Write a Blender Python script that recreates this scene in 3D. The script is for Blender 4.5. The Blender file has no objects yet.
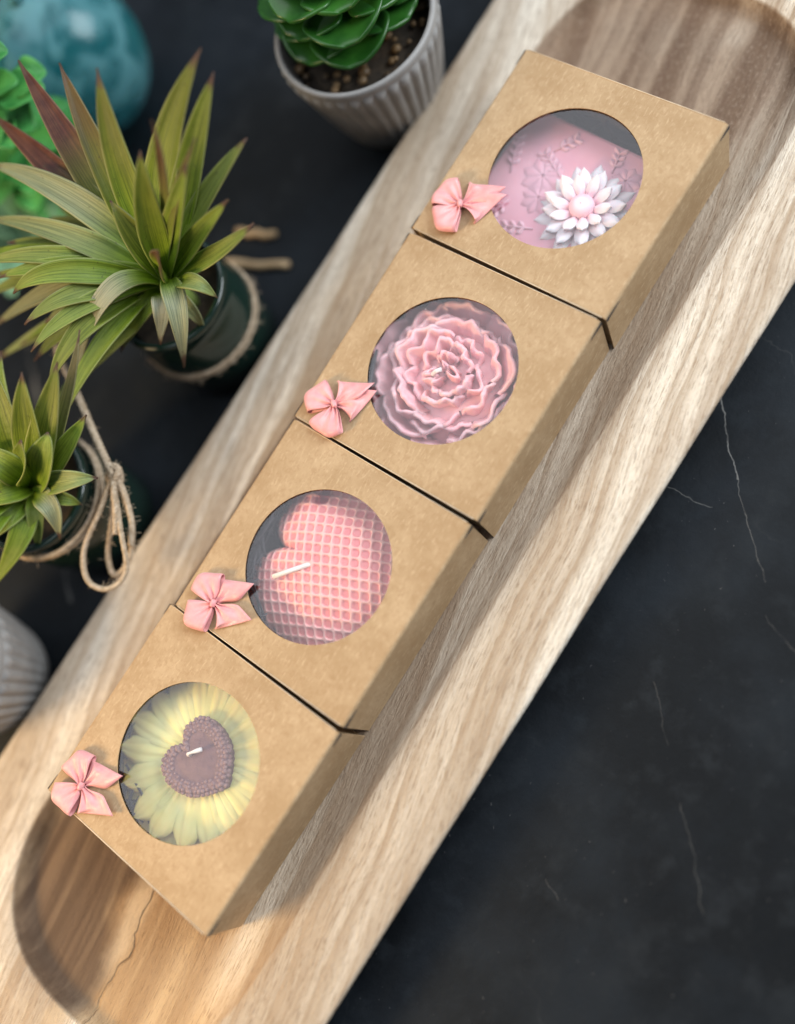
import bpy, bmesh, math, random
from math import sin, cos, pi, radians
from mathutils import Vector, Matrix, noise
random.seed(11)
S = 0.01                                  # authored in centimetres
scn = bpy.context.scene
COL = scn.collection

# ------------------------------------------------------------------ helpers
def V(*a): return Vector(a)

class MB:
    """collects verts (cm) / faces / per-vertex attribute colours, then links ONE mesh object"""
    def __init__(s): s.v = []; s.f = []; s.a = []
    def add(s, verts, faces, attr=None):
        o = len(s.v)
        s.v += [tuple(p) for p in verts]
        s.f += [tuple(i + o for i in f) for f in faces]
        s.a += (attr if attr else [(0, 0, 0, 1)] * len(verts))
    def grid(s, rows, closed_u=False, closed_v=False, attr=None):
        n = len(rows); m = len(rows[0])
        vs = [p for r in rows for p in r]
        fs = []
        for i in range(n if closed_u else n - 1):
            for j in range(m if closed_v else m - 1):
                a = i * m + j; b = i * m + (j + 1) % m
                c = ((i + 1) % n) * m + (j + 1) % m; d = ((i + 1) % n) * m + j
                fs.append((a, b, c, d))
        at = [p for r in attr for p in r] if attr else None
        s.add(vs, fs, at)
    def tube(s, pts, rad, n=8, cap=True):
        pts = [Vector(p) for p in pts]
        rows = []; up = Vector((0.13, 0.21, 0.97)); prev = None
        for i, p in enumerate(pts):
            t = (pts[min(i + 1, len(pts) - 1)] - pts[max(i - 1, 0)])
            if t.length < 1e-9: t = Vector((0, 0, 1))
            t.normalize()
            if prev is None:
                x = t.cross(up)
                if x.length < .1: x = t.cross(Vector((1, 0, 0)))
            else: x = prev - t * prev.dot(t)
            x.normalize(); prev = x; y = t.cross(x)
            r = rad(i / (len(pts) - 1)) if callable(rad) else rad
            rows.append([p + x * (r * cos(2 * pi * k / n)) + y * (r * sin(2 * pi * k / n)) for k in range(n)])
        o = len(s.v); s.grid(rows, closed_v=True)
        if cap:
            s.f.append(tuple(o + k for k in range(n))[::-1]); e = o + (len(rows) - 1) * n
            s.f.append(tuple(e + k for k in range(n)))
    def lathe(s, prof, n=64, flute=None, cap0=True):
        rows = []
        for r, z in prof:
            row = []
            for k in range(n):
                a = 2 * pi * k / n
                rr = r * (flute(a, r, z) if flute else 1)
                row.append((rr * cos(a), rr * sin(a), z))
            rows.append(row)
        o = len(s.v); s.grid(rows, closed_v=True)
        if cap0: s.f.append(tuple(o + k for k in range(n))[::-1])
    def box(s, x0, x1, y0, y1, z0, z1):
        vs = [(x, y, z) for z in (z0, z1) for y in (y0, y1) for x in (x0, x1)]
        s.add(vs, [(0, 2, 3, 1), (4, 5, 7, 6), (0, 1, 5, 4), (2, 6, 7, 3), (0, 4, 6, 2), (1, 3, 7, 5)])
    def build(s, name, mat, parent=None, loc=None, smooth=True, attr=None, recalc=True):
        me = bpy.data.meshes.new(name)
        me.from_pydata([(x * S, y * S, z * S) for x, y, z in s.v], [], s.f)
        me.update()
        if attr:
            ca = me.color_attributes.new(attr, 'FLOAT_COLOR', 'POINT')
            for i, c in enumerate(s.a): ca.data[i].color = c
        if recalc:
            bm = bmesh.new(); bm.from_mesh(me)
            bmesh.ops.recalc_face_normals(bm, faces=bm.faces); bm.to_mesh(me); bm.free()
        if smooth: me.polygons.foreach_set('use_smooth', [True] * len(me.polygons))
        me.materials.append(mat)
        o = bpy.data.objects.new(name, me); COL.objects.link(o)
        if parent: o.parent = parent
        if loc: o.location = Vector(loc) * S
        return o

def empty(name, loc, rz=0):
    o = bpy.data.objects.new(name, None); COL.objects.link(o)
    o.location = Vector(loc) * S; o.rotation_euler = (0, 0, rz); o.empty_display_size = .02
    return o
def tag(o, label, cat, group=None, kind=None):
    if label: o['label'] = label
    if cat: o['category'] = cat
    if group: o['group'] = group
    if kind: o['kind'] = kind
    return o
def mod(o, kind, **kw):
    m = o.modifiers.new(kind.lower(), kind)
    for k, v in kw.items(): setattr(m, k, v)
    return m
def nz(x, y=0, z=0): return noise.noise(Vector((x, y, z)))
def bez(a, b, c, t): return a * ((1 - t) ** 2) + b * (2 * t * (1 - t)) + c * (t * t)
def sstep(a, b, x):
    x = max(0, min(1, (x - a) / (b - a))); return x * x * (3 - 2 * x)
def catmull(P, n):
    P = [Vector(p) for p in P]; out = []
    Q = [P[0] * 2 - P[1]] + P + [P[-1] * 2 - P[-2]]
    for i in range(1, len(Q) - 2):
        for k in range(n):
            t = k / n; a, b, c, d = Q[i - 1:i + 3]
            out.append(.5 * ((2 * b) + (c - a) * t + (2 * a - 5 * b + 4 * c - d) * t * t + (3 * b - a - 3 * c + d) * t ** 3))
    out.append(P[-1]); return out

# ------------------------------------------------------------------ material node helper
class NT:
    def __init__(s, name):
        s.mat = bpy.data.materials.new(name); s.mat.use_nodes = True
        s.t = s.mat.node_tree; s.bsdf = s.t.nodes['Principled BSDF']; s.out = s.t.nodes['Material Output']
    def n(s, typ, ins=None, **kw):
        nd = s.t.nodes.new(typ)
        for k, v in kw.items(): setattr(nd, k, v)
        for k, v in (ins or {}).items(): s.set(nd.inputs[k], v)
        return nd
    def set(s, sock, v):
        if isinstance(v, bpy.types.NodeSocket): s.t.links.new(v, sock)
        else: sock.default_value = v
    def m(s, op, a, b=0.0, c=0.0):
        return s.n('ShaderNodeMath', {0: a, 1: b, 2: c}, operation=op).outputs[0]
    def vm(s, op, a, b=None, out=0):
        nd = s.n('ShaderNodeVectorMath', {0: a}, operation=op)
        if b is not None: s.set(nd.inputs['Scale'] if op == 'SCALE' else nd.inputs[1], b)
        return nd.outputs[out]
    def obj(s): return s.n('ShaderNodeTexCoord').outputs['Object']
    def mapping(s, vec, loc=(0, 0, 0), rot=(0, 0, 0), sc=(1, 1, 1)):
        return s.n('ShaderNodeMapping', {'Vector': vec, 'Location': loc, 'Rotation': rot, 'Scale': sc}).outputs[0]
    def noise(s, vec, scale, detail=4, rough=.55, dist=0.0, col=False):
        return s.n('ShaderNodeTexNoise', {'Vector': vec, 'Scale': scale, 'Detail': detail, 'Roughness': rough, 'Distortion': dist}).outputs[1 if col else 0]
    def rng(s, v, a, b, c=0.0, d=1.0):
        return s.n('ShaderNodeMapRange', {0: v, 1: a, 2: b, 3: c, 4: d}, interpolation_type='SMOOTHSTEP').outputs[0]
    def mix(s, f, a, b, blend='MIX'):
        nd = s.n('ShaderNodeMix', data_type='RGBA', blend_type=blend)
        s.set(nd.inputs[0], f)
        for k, v in ((6, a), (7, b)):
            s.set(nd.inputs[k], v if isinstance(v, bpy.types.NodeSocket) else (*v[:3], 1))
        return nd.outputs[2]
    def seg(s, P, a, b, w0, w1):
        """mask that is 1 within w0 of the segment a-b and fades to 0 at w1 (metres)"""
        a = Vector((a[0] * S, a[1] * S, 0)); ba = Vector((b[0] * S, b[1] * S, 0)) - a
        pa = s.vm('SUBTRACT', P, a)
        h = s.n('ShaderNodeMath', {0: s.m('DIVIDE', s.vm('DOT_PRODUCT', pa, ba, 1), ba.dot(ba)), 1: 0.0}, operation='ADD', use_clamp=True).outputs[0]
        d = s.vm('LENGTH', s.vm('SUBTRACT', pa, s.vm('SCALE', s.n('ShaderNodeCombineXYZ', {0: ba.x, 1: ba.y, 2: 0.0}).outputs[0], h)), out=1)
        return s.rng(d, w0, w1, 1.0, 0.0)
    def attr(s, name):
        a = s.n('ShaderNodeAttribute', attribute_name=name)
        return s.n('ShaderNodeSeparateColor', {0: a.outputs['Color']}).outputs
    def bump(s, h, strength, dist):
        s.set(s.bsdf.inputs['Normal'], s.n('ShaderNodeBump', {'Height': h, 'Strength': strength, 'Distance': dist}).outputs[0])
    def p(s, **kw):
        for k, v in kw.items():
            k = {'base': 'Base Color', 'rough': 'Roughness', 'sss': 'Subsurface Weight', 'sssr': 'Subsurface Radius', 'ssss': 'Subsurface Scale',
                 'trans': 'Transmission Weight', 'ior': 'IOR', 'spec': 'Specular IOR Level', 'coat': 'Coat Weight', 'sheen': 'Sheen Weight', 'aniso': 'Anisotropic', 'metal': 'Metallic'}[k]
            if isinstance(v, tuple) and len(v) == 3 and k == 'Base Color': v = (*v, 1)
            s.set(s.bsdf.inputs[k], v)
        return s.mat

# ------------------------------------------------------------------ materials
def mat_wood():
    t = NT('carved_wood'); P = t.obj()
    warp = t.noise(t.mapping(P, sc=(5, 12, 1)), 1.0, 2)
    Pm = t.mapping(P, rot=(0, 0, radians(-11)))
    Pw = t.vm('ADD', Pm, t.n('ShaderNodeCombineXYZ', {0: 0.0, 1: t.m('MULTIPLY', t.m('SUBTRACT', warp, .5), .022), 2: 0.0}).outputs[0])
    big = t.noise(t.mapping(Pw, sc=(1.6, 34, 20)), 1.0, 3, .6)
    mid = t.noise(t.mapping(Pw, sc=(4, 130, 60)), 1.0, 4, .6)
    fine = t.noise(t.mapping(Pw, sc=(60, 1300, 400)), 1.0, 3, .7)
    pores = t.noise(t.mapping(Pw, sc=(150, 1900, 500)), 1.0, 2, .5)
    blot = t.noise(t.mapping(P, sc=(18, 26, 20)), 1.0, 3)
    a = t.attr('zone')                       # r: carved hollow, g: end of the board
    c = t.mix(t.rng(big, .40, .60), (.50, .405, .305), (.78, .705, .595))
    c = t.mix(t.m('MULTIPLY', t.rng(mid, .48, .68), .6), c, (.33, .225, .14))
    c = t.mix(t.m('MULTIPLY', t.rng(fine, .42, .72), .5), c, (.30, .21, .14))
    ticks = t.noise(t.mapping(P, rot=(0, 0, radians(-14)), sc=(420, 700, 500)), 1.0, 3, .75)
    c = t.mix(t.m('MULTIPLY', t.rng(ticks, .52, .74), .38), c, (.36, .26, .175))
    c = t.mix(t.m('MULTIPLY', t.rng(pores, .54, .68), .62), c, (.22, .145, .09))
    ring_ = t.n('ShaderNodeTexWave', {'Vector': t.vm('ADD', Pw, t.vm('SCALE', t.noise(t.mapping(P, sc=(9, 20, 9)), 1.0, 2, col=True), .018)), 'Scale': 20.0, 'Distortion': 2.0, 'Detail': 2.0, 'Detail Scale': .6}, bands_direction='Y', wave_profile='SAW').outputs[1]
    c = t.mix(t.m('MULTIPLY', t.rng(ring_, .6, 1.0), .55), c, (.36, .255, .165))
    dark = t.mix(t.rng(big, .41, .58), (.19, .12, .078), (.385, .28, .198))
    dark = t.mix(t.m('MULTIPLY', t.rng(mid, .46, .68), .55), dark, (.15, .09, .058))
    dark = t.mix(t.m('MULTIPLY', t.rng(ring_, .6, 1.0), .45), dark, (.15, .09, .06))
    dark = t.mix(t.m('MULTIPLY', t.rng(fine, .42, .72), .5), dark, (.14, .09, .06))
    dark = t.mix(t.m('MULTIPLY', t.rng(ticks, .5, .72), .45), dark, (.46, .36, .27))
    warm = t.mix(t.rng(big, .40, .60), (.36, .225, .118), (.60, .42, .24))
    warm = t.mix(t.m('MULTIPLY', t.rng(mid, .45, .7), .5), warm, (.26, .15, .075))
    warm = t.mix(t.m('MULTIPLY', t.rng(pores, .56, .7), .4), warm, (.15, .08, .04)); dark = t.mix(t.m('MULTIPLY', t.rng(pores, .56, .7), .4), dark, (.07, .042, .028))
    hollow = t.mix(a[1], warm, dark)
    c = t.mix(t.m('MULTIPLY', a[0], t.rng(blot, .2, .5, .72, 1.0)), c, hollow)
    c = t.mix(t.m('MULTIPLY', t.rng(blot, .5, .8), .25), c, (.40, .29, .20))
    # crack and pale streak of sapwood at the near end
    Pj = t.vm('ADD', P, t.vm('SCALE', t.vm('SUBTRACT', t.noise(P, 90, 3, col=True), (.5, .5, .5)), .006))
    Pj = t.vm('MULTIPLY', Pj, (1, 1, 0))
    st = [(-20.0, .35), (-22.2, -.25), (-24.3, -.5), (-26.2, -.35), (-28.3, -.1)]
    m = None
    for q in zip(st, st[1:]):
        k = t.seg(Pj, *q, .0015, .008); m = k if m is None else t.m('MAXIMUM', m, k)
    c = t.mix(t.m('MULTIPLY', m, .75), c, (.60, .46, .31))
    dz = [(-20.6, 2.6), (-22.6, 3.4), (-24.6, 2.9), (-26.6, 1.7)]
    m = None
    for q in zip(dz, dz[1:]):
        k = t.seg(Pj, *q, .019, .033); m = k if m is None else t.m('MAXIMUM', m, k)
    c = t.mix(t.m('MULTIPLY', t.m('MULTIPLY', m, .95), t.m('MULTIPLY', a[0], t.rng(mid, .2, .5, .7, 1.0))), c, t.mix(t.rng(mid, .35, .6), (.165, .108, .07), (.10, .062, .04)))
    cr = [(-20.8, -.5), (-22.7, -.75), (-24.2, -1.25), (-25.6, -1.1), (-27.6, -1.35), (-29.5, -1.6)]
    m = None
    for q in zip(cr, cr[1:]):
        k = t.seg(Pj, *q, .0001, .0008); m = k if m is None else t.m('MAXIMUM', m, k)
    c = t.mix(t.m('MULTIPLY', m, t.rng(blot, .42, .56, .0, .5)), c, (.07, .025, .015))
    h = t.m('ADD', t.m('MULTIPLY', mid, .6), t.m('ADD', t.m('MULTIPLY', fine, .5), t.m('MULTIPLY', pores, .35)))
    fuzz = t.noise(t.mapping(P, rot=(0, 0, radians(35)), sc=(260, 900, 500)), 1.0, 4, .7)
    h = t.m('SUBTRACT', t.m('ADD', h, t.m('ADD', t.m('MULTIPLY', fuzz, .6), t.m('MULTIPLY', ticks, .5))), m)
    t.bump(h, .8, .0014)
    return t.p(base=c, rough=.78, spec=.25)

def mat_table():
    t = NT('dark_stone'); P = t.obj()
    n1 = t.noise(P, 9, 6, .6); n2 = t.noise(P, 60, 5, .65); n3 = t.noise(P, 420, 3, .6)
    c = t.mix(t.rng(n1, .38, .62), (.0024, .0038, .0056), (.0085, .0120, .0165))
    c = t.mix(t.m('MULTIPLY', t.rng(n2, .48, .7), .7), c, (.013, .0165, .0205))
    c = t.mix(t.m('MULTIPLY', t.rng(n3, .68, .76), .5), c, (.10, .10, .10))
    Pj = t.vm('ADD', P, t.vm('SCALE', t.vm('SUBTRACT', t.noise(P, 55, 4, col=True), (.5, .5, .5)), .008))
    Pj = t.vm('MULTIPLY', Pj, (1, 1, 0))
    m = None
    for a, b, w, s_ in [((10.9, -9.8), (7.9, -12.4), .0007, .55), ((7.9, -12.4), (4.6, -15.5), .0005, .22), ((6.2, -9.8), (6.4, -12.1), .0006, .3),
                    ((-5, -17.3), (-8.2, -20.4), .0005, .16), ((3.4, -16.4), (2.2, -19), .0005, .15), ((-10.9, -14.5), (-11.2, -15.4), .0005, .12),
                    ((-1.5, -14), (-3.4, -15.8), .0005, .1), ((20, -12), (12, -17), .0006, .25), ((-4, 25), (-14, 13), .0022, .4), ((-20, -22), (-12, -26), .0006, .3)]:
        k = t.m('MULTIPLY', t.m('MULTIPLY', t.seg(Pj, a, b, .0, w * .75), s_), t.rng(n2, .35, .6, .1, .9)); m = k if m is None else t.m('MAXIMUM', m, k)
    vo = t.n('ShaderNodeTexVoronoi', {'Vector': t.vm('ADD', P, t.vm('SCALE', t.noise(P, 14, 5, col=True), .08)), 'Scale': 9.0}, feature='DISTANCE_TO_EDGE').outputs[0]
    vein = t.m('MULTIPLY', t.rng(vo, .0, .010, 1.0, 0.0), t.rng(n1, .5, .66, 0, .06))
    m = t.m('MAXIMUM', m, vein)
    c = t.mix(m, c, (.33, .32, .30))
    t.bump(t.m('ADD', n2, t.m('MULTIPLY', n3, .4)), .25, .0012)
    return t.p(base=c, rough=t.rng(n2, .3, .7, .5, .68), spec=.18)

def mat_kraft(inner=False):
    t = NT('kraft_card'); P = t.obj()
    oi = t.n('ShaderNodeObjectInfo').outputs['Random']
    P = t.vm('ADD', P, t.n('ShaderNodeCombineXYZ', {0: oi, 1: oi, 2: 0.0}).outputs[0])
    n1 = t.noise(P, 45, 4, .6); n2 = t.noise(P, 420, 4, .7, .6); n3 = t.noise(t.mapping(P, sc=(260, 900, 500)), 1, 3, .6)
    sp = t.noise(P, 900, 2, .5)
    c = t.mix(t.rng(n1, .3, .7), (.375, .252, .138), (.470, .333, .198))
    c = t.mix(t.m('MULTIPLY', t.rng(n2, .42, .7), .6), c, (.34, .215, .112))
    c = t.mix(t.m('MULTIPLY', t.rng(n3, .52, .72), .5), c, (.58, .43, .275))
    c = t.mix(t.m('MULTIPLY', t.rng(sp, .68, .78), .35), c, (.25, .14, .07))
    t.bump(t.m('ADD', n2, t.m('MULTIPLY', n3, .6)), .18, .0006)
    return t.p(base=c, rough=.72, spec=.25)

def mat_film():
    t = NT('clear_film')
    tr = t.n('ShaderNodeBsdfTransparent', {'Color': (.97, .96, .98, 1)})
    P = t.obj()
    gl = t.n('ShaderNodeBsdfGlossy', {'Color': (1.0, .97, 1.0, 1), 'Roughness': .12})
    t.set(gl.inputs['Normal'], t.n('ShaderNodeBump', {'Height': t.noise(P, 28, 2), 'Strength': .12, 'Distance': .004}).outputs[0])
    bf = t.n('ShaderNodeNewGeometry').outputs['Backfacing']          # same reflectance from both sides of the sheet
    fr = t.n('ShaderNodeFresnel', {'IOR': t.m('ADD', t.m('MULTIPLY', bf, 1 / 1.6 - 1.6), 1.6)})
    ms = t.n('ShaderNodeMixShader', {0: t.m('MULTIPLY', fr.outputs[0], 1.45)})
    t.t.links.new(tr.outputs[0], ms.inputs[1]); t.t.links.new(gl.outputs[0], ms.inputs[2])
    sp = t.rng(t.noise(t.vm('ADD', P, t.n('ShaderNodeCombineXYZ', {0: t.n('ShaderNodeObjectInfo').outputs['Random'], 1: 0.0, 2: 0.0}).outputs[0]), 520, 1, .5), .80, .84)
    df = t.n('ShaderNodeBsdfDiffuse', {'Color': (.85, .82, .84, 1)})  # white specks on the film: dust, and small highlights painted as colour
    m2 = t.n('ShaderNodeMixShader', {0: t.m('MULTIPLY', sp, .7)})
    t.t.links.new(ms.outputs[0], m2.inputs[1]); t.t.links.new(df.outputs[0], m2.inputs[2])
    t.t.links.new(m2.outputs[0], t.out.inputs['Surface'])
    return t.mat

def mat_satin():
    t = NT('pink_satin'); P = t.obj()
    w = t.n('ShaderNodeTexWave', {'Vector': P, 'Scale': 1400.0, 'Distortion': 1.5, 'Detail': 2.0}).outputs[1]
    n1 = t.noise(P, 260, 3)
    c = t.mix(t.rng(n1, .3, .7), (.80, .33, .335), (.86, .40, .395))
    t.bump(t.m('ADD', w, t.m('MULTIPLY', t.noise(P, 700, 3), .8)), .25, .0004)
    return t.p(base=c, rough=.29, spec=.5, sheen=.3)

def mat_wax(name, c1, c2, sc=90, bumpn=.15, sss=.25, rad=(.010, .004, .0035)):
    t = NT(name); P = t.obj()
    n1 = t.noise(P, sc, 4, .6); n2 = t.noise(P, sc * 6, 3)
    c = t.mix(t.rng(n1, .3, .7), c1, c2)
    t.bump(t.m('ADD', n1, t.m('MULTIPLY', n2, .4)), bumpn, .0012)
    return t.p(base=c, rough=.46, sss=sss, sssr=rad, ssss=.5, spec=.45)

def mat_honey():
    t = NT('honeycomb_wax'); P = t.obj(); a = t.attr('cell')
    n1 = t.noise(P, 70, 3)
    c = t.mix(t.rng(n1, .3, .7), (.74, .22, .22), (.82, .30, .28))
    c = t.mix(a[0], c, t.mix(t.rng(n1, .3, .7), (.88, .50, .43), (.92, .58, .50)))  # paler ridges: light catching and passing through the wax, put into the colour
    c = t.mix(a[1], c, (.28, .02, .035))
    return t.p(base=c, rough=.42, sss=.2, sssr=(.008, .003, .003), ssss=.4)

def mat_flower():
    t = NT('flower_wax'); P = t.obj(); a = t.attr('tint')
    c = t.mix(a[0], (.88, .45, .52), (.93, .84, .85))
    return t.p(base=c, rough=.5, sss=.55, sssr=(.009, .005, .005), ssss=.5)

def mat_leaf():
    t = NT('succulent_leaf'); P = t.obj(); a = t.attr('leafcol')     # r: along, g: redness, b: paleness
    n1 = t.noise(P, 130, 4, .6); n2 = t.noise(t.mapping(P, sc=(1, 1, 1)), 520, 2)
    base = t.mix(t.rng(a[0], .0, .55), (.150, .265, .012), (.145, .205, .022))
    base = t.mix(t.m('MULTIPLY', t.rng(n1, .4, .7), .5), base, (.08, .15, .010))
    red = t.mix(t.rng(n1, .3, .7), (.058, .018, .012), (.095, .036, .020))
    f = t.m('MULTIPLY', t.rng(a[0], .18, .8), a[1])
    c = t.mix(t.m('MINIMUM', t.m('MULTIPLY', f, 1.25), 1.0), base, red)
    c = t.mix(t.m('MULTIPLY', a[2], t.rng(a[0], .15, .5)), c, (.27, .28, .20))
    at = t.n('ShaderNodeAttribute', attribute_name='leafcol').outputs['Alpha']
    st = t.noise(t.n('ShaderNodeCombineXYZ', {0: t.m('MULTIPLY', at, 26.0), 1: t.m('MULTIPLY', a[0], 2.2), 2: t.m('MULTIPLY', t.n('ShaderNodeObjectInfo').outputs['Random'], 40.0)}).outputs[0], 1.0, 3, .6)
    c = t.mix(t.m('MULTIPLY', t.rng(st, .42, .66), .6), c, (1.7, 1.55, 1.5), 'MULTIPLY')
    c = t.mix(t.m('MULTIPLY', t.rng(st, .52, .36), .5), c, (.45, .5, .45), 'MULTIPLY')
    ed = t.m('ABSOLUTE', t.m('SUBTRACT', at, .5))
    c = t.mix(t.m('MULTIPLY', t.rng(ed, .46, .49), .25), c, (.40, .38, .22))
    c = t.mix(t.rng(t.m('ADD', a[0], t.m('MULTIPLY', t.m('SUBTRACT', n1, .5), .22)), .88, .97), c, (.09, .05, .035))
    c = t.mix(t.m('MULTIPLY', t.rng(n2, .68, .75), .6), c, (.06, .05, .02))
    t.bump(t.m('ADD', t.m('MULTIPLY', st, 1.2), t.m('ADD', n1, t.m('MULTIPLY', n2, .3))), .3, .001)
    return t.p(base=c, rough=.46, sss=.08, sssr=(.003, .004, .001), ssss=.3, spec=.28)

def mat_simple(name, c1, c2, sc=80, rough=.5, bumpn=.0, **kw):
    t = NT(name); P = t.obj(); n1 = t.noise(P, sc, 4, .6)
    c = t.mix(t.rng(n1, .3, .7), c1, c2)
    if bumpn: t.bump(n1, bumpn, .001)
    return t.p(base=c, rough=rough, **kw)

M_wood = mat_wood(); M_table = mat_table(); M_kraft = mat_kraft(); M_film = mat_film(); M_satin = mat_satin()
M_yel = mat_wax('yellow_wax', (.74, .66, .21), (.82, .75, .31), 60)
M_brown = mat_wax('brown_wax', (.125, .058, .062), (.175, .088, .09), 260, .6, .05)
M_seed = mat_wax('seed_wax', (.20, .105, .10), (.34, .21, .19), 900, .3, .05)
M_pink = mat_wax('pink_wax', (.86, .46, .49), (.91, .57, .58), 60, .25, .3)
M_mauve = mat_wax('mauve_wax', (.70, .33, .40), (.76, .40, .46), 40)
M_mauve2 = mat_wax('pale_mauve_wax', (.73, .39, .455), (.78, .45, .51), 80)
M_honey = mat_honey(); M_flower = mat_flower(); M_leaf = mat_leaf()
M_wick = mat_simple('cotton_wick', (.78, .75, .70), (.88, .86, .82), 900, .8, .4)
M_black = mat_simple('black_paper_and_gaps', (.012, .012, .014), (.028, .028, .032), 200, .55, .2)
M_pot = mat_simple('ribbed_ceramic', (.235, .225, .215), (.30, .29, .28), 60, .55, .1)
M_pebble = mat_simple('pebble', (.025, .015, .008), (.20, .12, .05), 55, .5, .3)
M_jade = mat_simple('jade_leaf', (.010, .062, .007), (.026, .115, .014), 60, .34, .05, coat=.05)
M_green = mat_simple('broad_leaf', (.035, .22, .045), (.10, .38, .10), 60, .35, .05)
M_fern = mat_simple('fern_leaf', (.10, .26, .15), (.22, .42, .26), 60, .5, .05)
M_twine = mat_simple('jute_twine', (.36, .27, .18), (.56, .45, .33), 500, .9, .5)
M_soil = mat_simple('dark_soil', (.02, .015, .01), (.05, .035, .022), 300, .9, .8)
M_stick = mat_simple('pale_stick', (.34, .23, .12), (.46, .33, .19), 90, .7, .3)
def mat_jar():
    t = NT('green_glass')
    return t.p(base=t.mix(t.noise(t.obj(), 30), (.012, .03, .024), (.02, .045, .034)), rough=.1, trans=.35, ior=1.45, coat=.3)
M_jar = mat_jar(); M_edge = mat_simple('cut_card_edge', (.56, .43, .29), (.66, .53, .38), 300, .8)
def mat_vase():
    t = NT('teal_glass'); P = t.obj(); n1 = t.noise(P, 38, 3, .5, .6)
    c = t.mix(t.rng(n1, .38, .62), (.02, .20, .23), (.22, .56, .62))
    return t.p(base=c, rough=.24, trans=.6, ior=1.3, coat=.15)
M_vase = mat_vase()
M_bead = mat_simple('yellow_bead', (.85, .75, .35), (.9, .82, .5), 50, .3)

# ------------------------------------------------------------------ table
ZT = -1.8
mb = MB(); mb.add([(-300, -300, 0), (300, -300, 0), (300, 300, 0), (-300, 300, 0)], [(0, 1, 2, 3)])
tb = mb.build('table_top', M_table, loc=(0, 0, ZT), smooth=False); tag(tb, None, None, kind='structure')

# ------------------------------------------------------------------ wooden board with a carved hollow
def superrect(hx0, hx1, hy0, hy1, n, e, N):
    """closed outline: ends at hx0/hx1, sides at hy0/hy1; corners rounded over length e"""
    pts = []
    for k in range(N):
        a = 2 * pi * k / N
        ca, sa = cos(a), sin(a)
        # rounded rectangle by ray marching a norm that mixes straight sides and round ends
        lo, hi = 0, 80
        for _ in range(40):
            r = (lo + hi) / 2; x, y = r * ca, r * sa
            cx = (hx1 - e) if x > 0 else (hx0 + e)
            dx = max(0, (x - cx) / e) if x > 0 else max(0, (cx - x) / e)
            dy = abs(y - (hy0 + hy1) / 2) / ((hy1 - hy0) / 2)
            inside = dx ** n + dy ** n < 1
            if inside: lo = r
            else: hi = r
        pts.append((lo * ca, lo * sa))
    return pts
def resample(p, N):
    L = [0]
    for i in range(len(p)):
        a, b = p[i], p[(i + 1) % len(p)]; L.append(L[-1] + math.hypot(a[0] - b[0], a[1] - b[1]))
    out = []; j = 0
    for k in range(N):
        d = L[-1] * k / N
        while L[j + 1] < d: j += 1
        f = (d - L[j]) / max(1e-9, L[j + 1] - L[j]); a, b = p[j], p[(j + 1) % len(p)]
        out.append((a[0] + (b[0] - a[0]) * f, a[1] + (b[1] - a[1]) * f))
    return out
NB = 360
hol = resample(superrect(-27.7, 27.5, -6.85, 6.25, 2.6, 7.2, 1440), NB)
outr = resample(superrect(-37.5, 37.0, -10.4, 9.75, 2.6, 12, 1440), NB)
def off(p, d, soft=False):
    n = len(p); out = []
    for i in range(n):
        a, b = p[i - 1], p[(i + 1) % n]; tx, ty = b[0] - a[0], b[1] - a[1]; l = math.hypot(tx, ty)
        k = 1 + (1.3 * sstep(-2.5, -6, p[i][1]) * sstep(27, 22, abs(p[i][0])) if soft else 0)
        out.append((p[i][0] - ty / l * d * k, p[i][1] + tx / l * d * k))
    return out                                     # d>0 shrinks (outline runs counter-clockwise)
ZR = .8
rings = []
def ring(p, z, zone=0.0, wob=.0):
    row = []; at = []
    for (x, y) in p:
        zz = z + wob * (nz(x * .12, y * .3, 3.1) * .5 + nz(x * .5, y * .9, 7.7) * .22)
        ww = wob * .35 * nz(x * .25, y * .25, 1.7)
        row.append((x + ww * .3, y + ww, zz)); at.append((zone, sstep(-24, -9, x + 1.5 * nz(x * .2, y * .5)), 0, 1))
    rings.append((row, at))
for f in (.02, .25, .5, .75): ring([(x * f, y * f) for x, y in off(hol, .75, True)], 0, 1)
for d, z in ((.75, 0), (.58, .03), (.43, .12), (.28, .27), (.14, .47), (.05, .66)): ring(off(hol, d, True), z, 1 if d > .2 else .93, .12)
for rw, at in rings[-6:]:                       # the long gentle slope beside the boxes is paler
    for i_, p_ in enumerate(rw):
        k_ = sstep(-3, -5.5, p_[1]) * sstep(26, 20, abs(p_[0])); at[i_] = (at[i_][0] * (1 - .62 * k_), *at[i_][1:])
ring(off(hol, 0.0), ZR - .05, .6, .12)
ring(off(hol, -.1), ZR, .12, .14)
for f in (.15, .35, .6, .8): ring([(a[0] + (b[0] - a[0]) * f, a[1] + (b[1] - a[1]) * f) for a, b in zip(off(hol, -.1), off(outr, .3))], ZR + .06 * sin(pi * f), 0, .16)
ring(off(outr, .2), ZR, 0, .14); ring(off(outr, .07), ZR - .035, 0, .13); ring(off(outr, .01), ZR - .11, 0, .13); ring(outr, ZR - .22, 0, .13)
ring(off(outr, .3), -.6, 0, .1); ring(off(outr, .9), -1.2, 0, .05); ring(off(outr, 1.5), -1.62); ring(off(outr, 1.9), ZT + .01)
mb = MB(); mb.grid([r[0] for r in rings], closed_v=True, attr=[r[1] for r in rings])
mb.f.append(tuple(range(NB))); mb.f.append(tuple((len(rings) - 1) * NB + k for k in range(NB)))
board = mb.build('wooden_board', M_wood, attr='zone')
tag(board, 'long pale wooden board with a carved hollow holding the four gift boxes', 'wooden board')

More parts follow.
